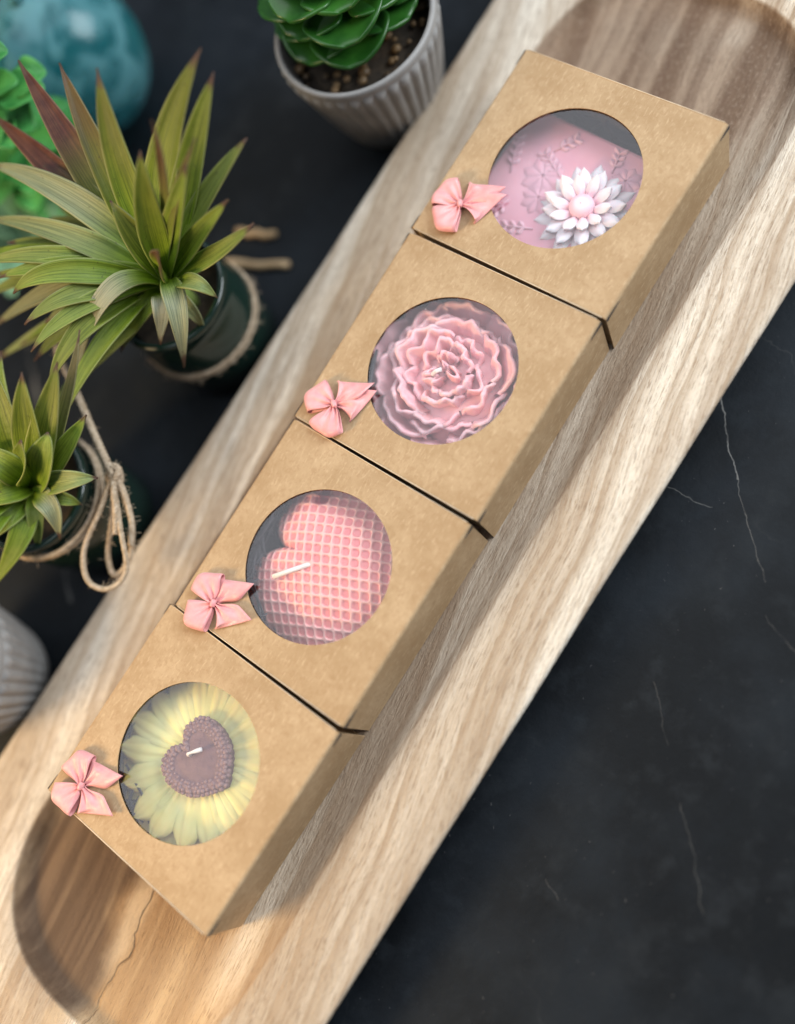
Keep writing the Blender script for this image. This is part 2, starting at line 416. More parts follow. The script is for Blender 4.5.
# ------------------------------------------------------------------ gift boxes
BH = 3.2
def lid_mesh(hx, hy, R, N=96, th=.05):
    """folded sheet: top panel with a round cut-out, rounded folds on both long sides running down as the side walls"""
    mb = MB()
    def perim(k):
        a = 2 * pi * k / N; c, s_ = cos(a), sin(a)
        f = min(hx / abs(c) if abs(c) > 1e-6 else 1e9, (hy - .16) / abs(s_) if abs(s_) > 1e-6 else 1e9)
        return c * f, s_ * f
    ang = [2 * pi * k / N for k in range(N)]
    # make sure the panel corners are sampled exactly
    P = [perim(k) for k in range(N)]
    for sx in (1, -1):
        for sy in (1, -1):
            i = min(range(N), key=lambda k: (P[k][0] - sx * hx) ** 2 + (P[k][1] - sy * (hy - .16)) ** 2)
            P[i] = (sx * hx, sy * (hy - .16))
    cir = [(R * cos(a), R * sin(a)) for a in ang]
    def bulge(x, y): return .05 * (1 - (x / hx) ** 2) * (1 - (y / hy) ** 2)
    rows = []
    for f in (0, .33, .66, 1):
        rows.append([(c[0] + (p[0] - c[0]) * f, c[1] + (p[1] - c[1]) * f, BH + bulge(c[0] + (p[0] - c[0]) * f, c[1] + (p[1] - c[1]) * f)) for c, p in zip(cir, P)])
    low = [[(x, y, z - th) for x, y, z in r] for r in rows]
    mb.grid([low[3]] + [low[2], low[1], low[0]] + rows, closed_v=True)
    # close the outer rim only on the two open ends (thickness visible as the pale cut edge)
    mb.grid([rows[3], low[3]], closed_v=True)
    # folds + side walls
    for s_ in (1, -1):
        prof = [(hy - .16, BH)] + [(hy - .16 + .16 * sin(a), BH - .16 + .16 * cos(a)) for a in (pi / 8, pi / 4, 3 * pi / 8, pi / 2)] + [(hy, 2.2), (hy, 1.1), (hy, .03)]
        inn = [(y - th, max(z - (th if i < 3 else 0), .03)) for i, (y, z) in enumerate(prof)]
        n = 8
        def row(y, z): return [(-hx + 2 * hx * k / n, s_ * (y + (.05 * sin(pi * k / n) * min(1, z / 2.5) * (1 if z < 2.9 else 0))), z) for k in range(n + 1)]
        loop = [row(y, z) for y, z in prof] + [row(y, z) for y, z in inn[::-1]]
        mb.grid(loop, closed_u=True)
        o = len(mb.v) - len(loop) * (n + 1); m = len(prof)
        for e in (0, n):                                   # end caps of the folded sheet
            for i in range(m - 1):
                a, b = o + i * (n + 1) + e, o + (i + 1) * (n + 1) + e
                c, d = o + (2 * m - 2 - i) * (n + 1) + e, o + (2 * m - 1 - i) * (n + 1) + e
                mb.f.append((a, b, c, d))
    return mb
R_WIN = 3.4
def bow(parent, loc, angs, rnd):
    b = empty('ribbon_bow', (0, 0, 0)); 
    # a mesh part rather than an empty: knot is the bow's own body
    bpy.data.objects.remove(b)
    mb = MB(); rows = []
    for i in range(9):
        u = -1 + 2 * i / 8
        rows.append([(.13 * cos(2 * pi * k / 12) * (1 - .25 * u * u), .17 * u, .30 + .16 * sin(2 * pi * k / 12) * (1 - .25 * u * u) + .012 * sin(5 * k)) for k in range(12)])
    mb.grid(rows, closed_v=True); mb.f.append(tuple(range(12))); mb.f.append(tuple(8 * 12 + k for k in range(12)))
    kn = mb.build('ribbon_bow', M_satin, parent, loc); kn.rotation_euler.z = angs[4]
    rot = angs[4]
    for kind, th in (('loop', angs[0]), ('loop', angs[1]), ('tail', angs[2]), ('tail', angs[3])):
        th -= rot
        mb = MB(); d = Vector((cos(th), sin(th), 0)); s_ = Vector((-sin(th), cos(th), 0)); rows = []
        ph = rnd.random() * 6; rb_ = rnd.uniform(.20, .38); th += rnd.uniform(-.16, .16) if kind == 'loop' else 0
        if kind == 'loop':
            L = 1.3 + .12 * rnd.random(); N = 30
            for i in range(N + 1):
                t = i / N; a = pi * t
                r = L * (sin(a) ** .8) * (.97 if t < .5 else 1); z = .08 + .62 * t - .1 * sin(pi * t) + .22 * sin(a) * (t - .35)
                z = .07 + (0.30 * sstep(.3, .75, t)) + .12 * sin(pi * t) * sstep(.4, .8, t) - .10 * sstep(.8, 1, t)
                w = .12 + .72 * (max(0, min(1, r / L)) ** .8)
                row = []
                for j in range(13):
                    u = -1 + j / 6
                    pl = .11 * sin(u * 8 + ph) * (1 - min(1, r / L)) + .05 * sin(u * 3.4 + ph) * (r / L)
                    cup = (-.05 * u * u + .055 * abs(u - .35 * sin(ph))) * (r / L) * (1 if t > .5 else .3)
                    p = d * (.10 + r * (1 - rb_ * u * u) * (1 + .05 * sin(u * 2.2 + ph)) + .03 * sin(u * 5 + ph)) + s_ * (u * w) + Vector((0, 0, max(.03, z + pl + cup)))
                    row.append(p)
                rows.append(row)
        else:
            L = 1.85 + .15 * rnd.random(); N = 20; sg = 1 if angs[2] - rot == th else -1
            for i in range(N + 1):
                t = i / N; w = .12 + .58 * sstep(0, .55, t); row = []
                for j in range(11):
                    u = -1 + j / 5
                    cut = 1 - .42 * (1 + sg * u) / 2 * 1.5          # slanted cut: one corner runs to a point
                    r = .08 + L * t * (1 - (1 - cut) * sstep(.2, 1, t))
                    z = .16 + .10 * sin(pi * t) + .11 * sin(u * 7 + ph) * (1 - t) ** .8 + .06 * sin(u * 2 + t * 4 + ph) + .07 * t * t * (-sg * u)
                    row.append(d * r + s_ * (u * w + .12 * sg * t * t) + Vector((0, 0, max(.06, z))))
                rows.append(row)
        mb.grid(rows)
        o = mb.build(kind, M_satin, kn); mod(o, 'SOLIDIFY', thickness=.0002, offset=0)
    return kn

BOXES = [(-15.06, .06, -.6, 'A'), (-5.03, -.08, .3, 'B'), (5.02, .0, .9, 'C'), (15.06, .06, .3, 'D')]
BLAB = {'A': 'kraft gift box with a yellow sunflower candle behind its round window',
        'B': 'kraft gift box with a pink honeycomb heart candle behind its round window',
        'C': 'kraft gift box with a pink peony candle behind its round window',
        'D': 'kraft gift box with a pale flower on a pink slab candle behind its round window'}
D2 = radians(-57.6)
BOWS = {'A': ((-18.70, 3.60), (106, 214, 30, -50)), 'B': ((-8.90, 3.02), (112, 214, 40, -38)),
        'C': ((1.33, 3.36), (152, 252, 42, -2)), 'D': ((11.95, 3.52), (135, 222, 30, -12))}
SIZES = {'A': (4.90, 5.02), 'B': (4.915, 4.92), 'C': (4.91, 5.03), 'D': (4.90, 5.13)}
box_objs = {}; rnb = random.Random(31)
for cx, cy, rz, key in BOXES:
    hx, hy = SIZES[key]
    root = empty('gift_box', (cx, cy, .02), radians(rz)); tag(root, BLAB[key], 'gift box', 'kraft gift boxes in a row in the wooden board')
    lo = lid_mesh(hx, hy, R_WIN).build('folded_lid', M_kraft, root, smooth=False)
    mb = MB()
    mb.box(-hx + .10, hx - .10, -hy + .07, hy - .07, .0, .05)                                   # bottom
    for s_ in (1, -1):                                                                        # end walls, set in under the lid
        x = s_ * (hx - .14); mb.box(min(x, x - s_ * .05), max(x, x - s_ * .05), -hy + .09, hy - .09, .05, BH - .28)
    mb.build('tray', M_kraft, root, smooth=False)
    mb = MB(); N = 64
    mb.add([(0, 0, 0)] + [((R_WIN + .25) * cos(2 * pi * k / N), (R_WIN + .25) * sin(2 * pi * k / N), 0) for k in range(N)], [(0, 1 + k, 1 + (k + 1) % N) for k in range(N)])
    mb.build('window_film', M_film, root, loc=(0, 0, BH - .058), smooth=False, recalc=False)
    for sx in (1, -1):                                                                        # solid black wedges stand in for the dark of gaps at the fold ends
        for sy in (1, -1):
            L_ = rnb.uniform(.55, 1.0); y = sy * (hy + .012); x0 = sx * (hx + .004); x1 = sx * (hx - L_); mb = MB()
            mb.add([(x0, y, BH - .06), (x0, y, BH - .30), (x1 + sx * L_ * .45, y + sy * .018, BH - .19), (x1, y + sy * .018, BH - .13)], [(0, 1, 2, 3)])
            sl_ = mb.build('gap_shade_wedge', M_black, root, smooth=False); mod(sl_, 'SOLIDIFY', thickness=.0002, offset=0)
    for sx in (1, -1):
        mb = MB(); mb.tube([(sx * (hx + .012), -hy + .2, BH + .0), (sx * (hx + .012), 0, BH + .0), (sx * (hx + .012), hy - .2, BH + .0)], .026, 6)
        mb.build('cut_edge', M_edge, root)
    (bx, by), an = BOWS[key]
    c, s_ = cos(-radians(rz)), sin(-radians(rz)); lx, ly = bx - cx, by - cy
    bow(root, (lx * c - ly * s_, lx * s_ + ly * c, BH), [radians(a) + D2 - radians(rz) for a in an[:4]] + [radians((an[0] + an[1]) / 2 - 180) + D2 - radians(rz)], random.Random(ord(key)))
    box_objs[key] = root

# ------------------------------------------------------------------ candles
def heart_r(a):
    """polar outline of a plump heart: tip at angle 0, notch at angle pi"""
    a = abs((a + pi) % (2 * pi) - pi)
    r = .92 + .10 * math.exp(-((a - 2.15) / .5) ** 2) + .16 * math.exp(-(a / .28) ** 1.5)
    return r - .50 * math.exp(-((pi - a) / .36) ** 1.25)
def heart_big(a):
    a = (a + pi) % (2 * pi) - pi; sd = .45 if a < 0 else 0; a = abs(a)
    r = 5.2 - (1.45 - sd) * sstep(1.7, 2.5, a) + .35 * math.exp(-(a / .25) ** 2)
    return r - 1.9 * math.exp(-((pi - a) / .34) ** 1.2)
def petal(mb, ang, r0, L, w, z0, z1, droop, ridges=3, th=.3, cup=.1, attr=None, nu=11, nt=14, tipp=1.6, wob=0, seed=0):
    d = Vector((cos(ang), sin(ang), 0)); s_ = Vector((-sin(ang), cos(ang), 0))
    top = []; bot = []; at = []
    for i in range(nt + 1):
        t = i / nt
        ww = w * (.42 + .58 * sstep(0, .55, t)) * (max(0, 1 - (max(0, t - .55) / .45) ** 2) ** .5 if t > .55 else 1) + .01
        zc = z0 + (z1 - z0) * t - droop * t * t
        row = []; rb = []; ra = []
        for j in range(nu):
            u = -1 + 2 * j / (nu - 1)
            zz = zc + cup * (u * u) * (1 if cup > 0 else 1) - (th * .5) * abs(u) ** 3 + .065 * cos(u * pi * ridges) * (1 - t * .6) + wob * nz(u * 1.5, t * 2, seed)
            p = d * (r0 + L * t * (1 - .04 * u * u)) + s_ * (u * ww)
            row.append((p.x, p.y, zz)); rb.append((p.x, p.y, zc - th))
            if attr: ra.append(attr(t, u))
        top.append(row); bot.append(rb); at.append(ra)
    rows = top
    o = len(mb.v)
    mb.grid(top + bot[::-1], closed_u=True, attr=(at + at[::-1]) if attr else None)

# sunflower
cx, cy, cz = -14.9, .16, .22
sf = empty('sunflower_candle', (cx, cy, cz)); tag(sf, 'pale yellow sunflower candle with a brown heart centre inside the box nearest the lower end', 'candle', 'candles in the gift boxes')
rn = random.Random(5)
mb = MB(); nP = 18
for k in range(nP):
    a = 2 * pi * (k + .5) / nP + rn.uniform(-.05, .05); petal(mb, a, 2.0, 2.75 + rn.uniform(-.2, .2), .86, 1.3, 1.5, .6, 3, .25, .02)
rows = [[(r * cos(2 * pi * k / 40), r * sin(2 * pi * k / 40), z) for k in range(40)] for r, z in ((.05, 1.3), (2.2, 1.3), (3.0, 1.15), (3.1, .9), (2.8, .0), (.05, 0))]; mb.grid(rows, closed_v=True)
mb.build('lower_petals', M_yel, sf)
mb = MB()
for k in range(nP):
    a = 2 * pi * k / nP + rn.uniform(-.05, .05); petal(mb, a, .9, 3.4 + rn.uniform(-.25, .25), .74, 1.75, 2.05, .5, 3, .3, .0)
mb.build('upper_petals', M_yel, sf)
mb = MB(); N = 72; rows = []
tipang = radians(-38) + D2 + radians(0)
HS = 1.74
for f, z in ((1.0, .2), (1.0, 2.0), (.97, 2.2), (.88, 2.3), (.74, 2.3), (.66, 2.24), (.5, 2.26), (.25, 2.3), (.02, 2.3)):
    rows.append([(HS * f * heart_r(2 * pi * k / N) * cos(2 * pi * k / N + tipang), HS * f * heart_r(2 * pi * k / N) * sin(2 * pi * k / N + tipang), z) for k in range(N)])
mb.grid(rows, closed_v=True); mb.f.append(tuple(range(N))); mb.f.append(tuple(8 * N + k for k in range(N)))
def bead(mb, p, r):
    rows = []
    for i in range(5):
        th = pi * .55 * (1 - i / 4); rows.append([(p[0] + r * sin(th) * cos(2 * pi * k / 7), p[1] + r * sin(th) * sin(2 * pi * k / 7), p[2] + r * cos(th)) for k in range(7)])
    mb.grid(rows, closed_v=True)
mb.build('heart_centre', M_brown, sf); mb = MB()
for f, n, r in ((.98, 50, .075), (.89, 44, .08), (.79, 40, .075), (.69, 34, .06)):
    for k in range(n):
        a = 2 * pi * (k + rn.uniform(-.25, .25)) / n; q = HS * f * heart_r(a)
        bead(mb, (q * cos(a + tipang), q * sin(a + tipang), 2.24 if f < .95 else 2.14), r * 1.5 * rn.uniform(.75, 1.2))
ob = mb.build('seed_border', M_seed, sf); ob['kind'] = 'stuff'
mb = MB(); mb.tube(catmull([(-.05, .30, 2.25), (-.0, .30, 2.5), (.22, .12, 2.58), (.52, -.12, 2.5)], 5), lambda t: .085 * (1 + .25 * sin(t * 9)), 8)
mb.build('wick', M_wick, sf)

# honeycomb heart: tip away from the notch
hc = empty('heart_candle', (-4.9, .0, .18)); tag(hc, 'pink heart candle rolled from honeycomb patterned wax with a long white wick', 'candle', 'candles in the gift boxes')
mb = MB(); G = 230; half = 4.75; tip = radians(-17) + D2
nx, ny = -.75, 3.2                      # local place of the notch
HC = Vector((.05, .90))
HR = 3.95
top = {}
verts = []; attr = []; idx = {}
ga = radians(-7) + D2                       # turn of the cell grid
ux, uy = cos(ga), sin(ga)
for i in range(G + 1):
    for j in range(G + 1):
        x = -half + 2 * half * i / G; y = -half + 2 * half * j / G
        dx, dy = x - HC.x, y - HC.y; r = math.hypot(dx, dy); a = math.atan2(dy, dx) - tip
        R_ = top.get(round(a, 2))
        if R_ is None: R_ = min(heart_big(round(a, 2)), 4.62 / max(1e-6, abs(sin(round(a, 2) + tip))) - .9 * (1 if sin(round(a, 2) + tip) > 0 else -1) / max(.3, abs(sin(round(a, 2) + tip))), 4.45 / max(1e-6, abs(cos(round(a, 2) + tip)))); top[round(a, 2)] = R_
        q = r / R_
        if q > 1.0: continue
        h = 2.5 * max(0, 1 - q ** 2.1) ** .78 + .25
        p_ = (x * ux + y * uy) / .42; q_ = (-x * uy + y * ux) / .45
        # rows shift by half a cell every other row
        rr = math.floor(q_); sh = .5 * (rr % 2) if False else .12 * rr
        fx = abs((p_ + sh) % 1 - .5) * 2; fy = abs(q_ % 1 - .5) * 2
        edge = max(fx ** 1.0, fy ** 1.0)
        cor = math.hypot(max(0, fx - .25), max(0, fy - .25)) / .62
        rid = sstep(.72, 1.0, cor)
        fade = sstep(0, .12, 1 - q)
        pleat = sstep(.75, .2, math.hypot(x - .9, y - 3.6)) 
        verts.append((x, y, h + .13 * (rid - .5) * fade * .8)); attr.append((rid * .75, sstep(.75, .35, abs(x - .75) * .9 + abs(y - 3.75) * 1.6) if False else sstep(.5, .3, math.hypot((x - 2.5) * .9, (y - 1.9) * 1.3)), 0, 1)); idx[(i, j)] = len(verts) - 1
faces = [(idx[i, j], idx[i + 1, j], idx[i + 1, j + 1], idx[i, j + 1]) for i in range(G) for j in range(G) if all(k in idx for k in ((i, j), (i + 1, j), (i + 1, j + 1), (i, j + 1)))]
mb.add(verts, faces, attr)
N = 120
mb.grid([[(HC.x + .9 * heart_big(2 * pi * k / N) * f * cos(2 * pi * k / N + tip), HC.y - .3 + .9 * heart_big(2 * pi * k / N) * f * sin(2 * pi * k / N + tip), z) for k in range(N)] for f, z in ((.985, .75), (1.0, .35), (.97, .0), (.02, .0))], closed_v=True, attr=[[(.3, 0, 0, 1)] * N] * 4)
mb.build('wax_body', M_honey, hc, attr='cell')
mb = MB(); mb.tube([(.0, .18, 2.5), (-.35, .48, 2.74), (-.85, .86, 2.86), (-1.6, 1.5, 2.88)], .11, 10); mb.build('wick', M_wick, hc)

# peony
pe = empty('peony_candle', (5.3, .15, .18)); tag(pe, 'pink wax peony candle with ruffled petals inside its kraft box', 'candle', 'candles in the gift boxes')
mb = MB(); rn = random.Random(21)
def ruffle(mb, ang, rad, span, z0, ztop, lean, seed, th=.27):
    """upright curved petal wall with a wavy lip"""
    n = 22; m = 7; outer = []; inner = []
    for i in range(m + 1):
        t = i / m; ro = []; ri = []
        for k in range(n + 1):
            u = -1 + 2 * k / n
            a = ang + span * u * (1 - .06 * t)
            edge = abs(u) ** 3
            top_ = ztop - .45 * edge + .32 * nz(u * 2.2, seed, 1) + .12 * nz(u * 4.5, seed, 4)
            z = z0 + (top_ - z0) * t
            r = rad + lean * t ** 1.8 - .22 * edge * (1 - .3 * t) + .34 * nz(u * 1.8, seed, 9 + t) * (.3 + t) + (.16) * nz(u * 4.0, seed * 1.7, t) * t
            tt = th * (1 - .15 * t * t) 
            ro.append((r * cos(a), r * sin(a), z)); ri.append(((r - tt) * cos(a), (r - tt) * sin(a), z - .02))
        outer.append(ro); inner.append(ri)
    lips = [[tuple(Vector(a).lerp(Vector(b), f) + Vector((0, 0, h_))) for a, b in zip(outer[-1], inner[-1])] for f, h_ in ((.12, .075), (.5, .115), (.88, .075))]
    mb.grid(outer + lips + inner[::-1], closed_u=False)
for rad, n, ztop, lean, span in ((.22, 2, 2.60, .05, 1.25), (.62, 3, 2.74, .15, 1.0), (1.05, 4, 2.70, .25, .86), (1.5, 5, 2.56, .3, .74), (1.95, 6, 2.42, .36, .64), (2.4, 7, 2.26, .42, .56), (2.85, 8, 2.06, .5, .5), (3.3, 9, 1.82, .6, .46)):
    a0 = rn.random() * 6
    for k in range(n): ruffle(mb, a0 + 2 * pi * k / n + rn.uniform(-.12, .12), rad + rn.uniform(-.06, .06), span * rn.uniform(.85, 1.2), .1, ztop + rn.uniform(-.3, .08), lean * rn.uniform(.5, 1.5), rn.random() * 50)
rows = []
for r, z in ((3.0, 0), (3.2, .25), (2.9, .9), (2.2, 1.5), (1.4, 1.75), (.7, 1.8), (.02, 1.8)): rows.append([(r * cos(2 * pi * k / 48), r * sin(2 * pi * k / 48), z) for k in range(48)])
mb.grid(rows, closed_v=True); mb.f.append(tuple(range(48)))
mb.build('petals', M_pink, pe)
mb = MB(); mb.tube([(-.50, .28, 1.6), (-.52, .30, 2.6), (-.40, .16, 2.78), (-.2, -.02, 2.76)], .10, 8); mb.build('wick', M_wick, pe)

# slab with flower
sl = empty('slab_candle', (14.75, .25, .18)); tag(sl, 'flat pink slab candle topped with a white and pink wax flower', 'candle', 'candles in the gift boxes')
mb = MB()
def rrect(hx, hy, r, z, N=10):
    out = []
    for qx, qy, a0 in ((1, 1, 0), (-1, 1, pi / 2), (-1, -1, pi), (1, -1, 3 * pi / 2)):
        for k in range(N + 1):
            a = a0 + pi / 2 * k / N; out.append((qx * (hx - r) + r * cos(a), qy * (hy - r) + r * sin(a), z))
    return out
mb.grid([rrect(3.4, 3.9, .3, 0), rrect(3.45, 3.95, .35, .1), rrect(3.45, 3.95, .35, 1.35), rrect(3.38, 3.88, .33, 1.5), rrect(3.2, 3.7, .3, 1.56), rrect(1.5, 2, .2, 1.56), rrect(.05, .05, .04, 1.56)], closed_v=True)
mb.f.append(tuple(range(44)))
slb = mb.build('slab', M_mauve, sl); slb.rotation_euler.z = radians(-3)
fx, fy = 14.62 - 14.75, -.98 - .25
fl = MB(); rn = random.Random(8)
for n, r0, L, w, z0, z1, dr, tint in ((13, .45, 1.8, .36, 1.62, 1.85, .25, 0), (12, .4, 1.5, .33, 1.8, 2.2, .15, 0), (10, .35, 1.05, .27, 1.95, 2.42, .0, 0)):
    for k in range(n):
        a = 2 * pi * (k + .5 * (n % 2)) / n + rn.uniform(-.06, .06)
        petal(fl, a, r0, L * rn.uniform(.92, 1.08), w, z0, z1, dr, 1, .2, .03, attr=lambda t, u: (sstep(.05, .75, t) * .96, 0, 0, 1), nu=9, nt=10)
rows = [[(r * cos(2 * pi * k / 24), r * sin(2 * pi * k / 24), z) for k in range(24)] for r, z in ((.55, 1.5), (.58, 2.0), (.56, 2.15), (.47, 2.26), (.25, 2.33), (.02, 2.35))]
fl.grid(rows, closed_v=True, attr=[[(.2 + .5 * (i > 3), 0, 0, 1)] * 24 for i in range(6)])
fo = fl.build('flower', M_flower, sl, loc=(fx, fy, 0), attr='tint')
mb = MB()
def sprig(mb, x, y, a, L, n):
    d = Vector((cos(a), sin(a))); 
    mb.tube([(x, y, 1.58), (x + d.x * L * .5, y + d.y * L * .5, 1.66), (x + d.x * L, y + d.y * L, 1.58)], .045, 6)
    for k in range(n):
        t = (k + 1) / (n + .5); px, py = x + d.x * L * t, y + d.y * L * t
        for sg in (1, -1):
            b = a + sg * .8; q = MB(); petal(q, b, .02, .42, .12, 1.62, 1.68, .05, 1, .08, .03, nu=7, nt=7)
            mb.add([(p[0] + px, p[1] + py, p[2]) for p in q.v], q.f)
sprig(mb, .2, 2.9, radians(20), 1.9, 4); sprig(mb, -1.0, 2.2, radians(160), 1.7, 4); sprig(mb, .9, .6, radians(60), 1.6, 4); sprig(mb, -1.8, .4, radians(110), 1.8, 4)
sprig(mb, 2.0, -1.4, radians(10), 1.1, 3); sprig(mb, 1.9, 1.6, radians(-35), 1.2, 3)
mb.build('leaf_sprigs', M_mauve2, sl)
mb = MB()
for x, y, r, z in ((.6, 1.4, 1.0, 1.5), (-.4, 1.0, .8, 1.5), (1.9, -2.2, .7, 1.5)):
    for k in range(8): petal(mb2 := MB(), 2 * pi * k / 8, .05, r, r * .42, z + .12, z + .16, .12, 1, .1, .03, nu=7, nt=8); mb.add([(p[0] + x, p[1] + y, p[2]) for p in mb2.v], mb2.f)
mb.build('raised_blossoms', M_mauve, sl)

# shredded black tissue under each candle
GR = {'A': (4.5, 2.8, 190, 1.6), 'B': (4.5, 2.6, 190, 2.6), 'C': (4.5, 2.9, 190, 2.4), 'D': (4.5, 3.3, 140, .5)}
for cx, cy, rz, key in BOXES:
    rn = random.Random(ord(key) * 3); mb = MB(); hx, hy = SIZES[key]
    mb.box(-hx + .25, hx - .25, -hy + .2, hy - .2, .06, .09)
    zt = GR[key][3]
    ctr = {'A': (.05, .15, 2.9), 'B': (.6, -.9, 4.1), 'C': (.25, .15, 3.5), 'D': (-.3, .2, 3.6)}[key]
    made = 0
    while made < GR[key][2]:
        x, y = rn.uniform(-4.3, 4.3), rn.uniform(-4.5, 4.5); a = rn.uniform(0, 2 * pi); L = rn.uniform(1.2, 3.2)
        z = rn.uniform(.2, zt); k = rn.uniform(-.5, .5); w = rn.uniform(.035, .085)
        pts = []; ok = True
        for i in range(9):
            t = i / 8 - .5; aa = a + k * t
            px, py = x + cos(aa) * L * t, y + sin(aa) * L * t
            if abs(px) > hx - .3 or abs(py) > hy - .3: ok = False
            if math.hypot(px - ctr[0], py - ctr[1]) < ctr[2] and z > .25: ok = False
            pts.append((px, py, z + .35 * sin(pi * (t + .5)) * (1 if z < 2.0 else .3), aa))
        if not ok:
            if rn.random() < .985: continue
            z = .2; pts = [(max(-hx + .3, min(hx - .3, p[0])), max(-hy + .3, min(hy - .3, p[1])), .12 + .05 * rn.random(), p[3]) for p in pts]
        tw = rn.uniform(-.8, .8)
        mb.grid([[(p[0] - sin(p[3]) * w * u * cos(tw), p[1] + cos(p[3]) * w * u * cos(tw), p[2] + w * u * sin(tw)) for u in (-1, 1)] for p in pts]); made += 1
    o = mb.build('shredded_paper', M_black, loc=(cx, cy, .03)); o.rotation_euler.z = radians(rz); mod(o, 'SOLIDIFY', thickness=.0002)
    tag(o, {'A': 'black shredded paper around the sunflower candle', 'B': 'black shredded paper around the pink honeycomb heart candle',
            'C': 'black shredded paper around the pink peony candle', 'D': 'black shredded paper under the pink slab candle'}[key], 'shredded paper', 'black paper filling in the gift boxes', 'stuff')

# ------------------------------------------------------------------ succulents in twine-wrapped jars
CAM = Vector((-2.832, -18.511, 43.286))
def agave_leaf(parent, base, tip, ctrl, w, red, pale, rn):
    base, tip, ctrl = Vector(base), Vector(tip), Vector(ctrl); N = 22; rows = []; at = []
    view = (CAM - (base + tip) / 2).normalized()
    hint = (Vector((0, 0, 1)) * .9 + view * .8 + Vector((rn.uniform(-.35, .35), rn.uniform(-.35, .35), 0))).normalized()
    for i in range(N + 1):
        t = i / N; c = bez(base, ctrl, tip, t)
        tg = (bez(base, ctrl, tip, min(1, t + .02)) - bez(base, ctrl, tip, max(0, t - .02))).normalized()
        s_ = tg.cross(hint)
        if s_.length < .05: s_ = tg.cross(Vector((1, 0, 0)))
        s_.normalize(); nrm = s_.cross(tg).normalized()
        if nrm.dot(hint) < 0: nrm = -nrm
        ww = w / 2 * ((.5 + .5 * sstep(0, .38, t)) if t < .38 else max(.015, 1 - ((t - .38) / .62) ** 1.7))
        row = []; ra = []
        for j in range(9):
            u = -1 + j / 4
            ch = (.34 * u * u + .10 * cos(u * pi * 2.0) * .25) * ww + .035 * nz(t * 5, u * 2, red * 9 + w)
            row.append(c + s_ * (u * ww) + nrm * ch); ra.append((t, red, pale, .5 + .5 * u))
        rows.append(row); at.append(ra)
    mb = MB(); mb.grid([[tuple(p - parent_loc) for p in r] for r in rows], attr=at)
    o = mb.build('leaf', M_leaf, parent, attr='leafcol'); mod(o, 'SOLIDIFY', thickness=.0006, offset=-1)
    return o
def jar_thing(name, loc, r, zr, label):
    global parent_loc
    root = empty(name, loc); tag(root, label, 'potted succulent', 'succulents in twine wrapped jars')
    H = zr - loc[2]
    mb = MB(); prof = [(r * .55, 0), (r * .9, .05), (r * 1.02, .4), (r * 1.06, H * .4), (r * 1.05, H * .66), (r * .96, H * .8), (r * .93, H * .86), (r * 1.0, H * .92), (r * 1.03, H * .95), (r * 1.03, H - .1), (r, H), (r * .93, H), (r * .92, H - .3), (r * .90, H * .8), (r * .95, H * .6), (r * .9, .6)]
    mb.lathe(prof, 64); mb.build('jar', M_jar, root)
    mb = MB(); rows = []
    for i in range(7):
        f = i / 6; rows.append([(r * .88 * f * cos(2 * pi * k / 40), r * .88 * f * sin(2 * pi * k / 40), H - 1.1 + .15 * nz(f * 9, k * .8)) for k in range(40)])
    mb.grid(rows, closed_v=True); mb.build('soil', M_soil, root)
    return root
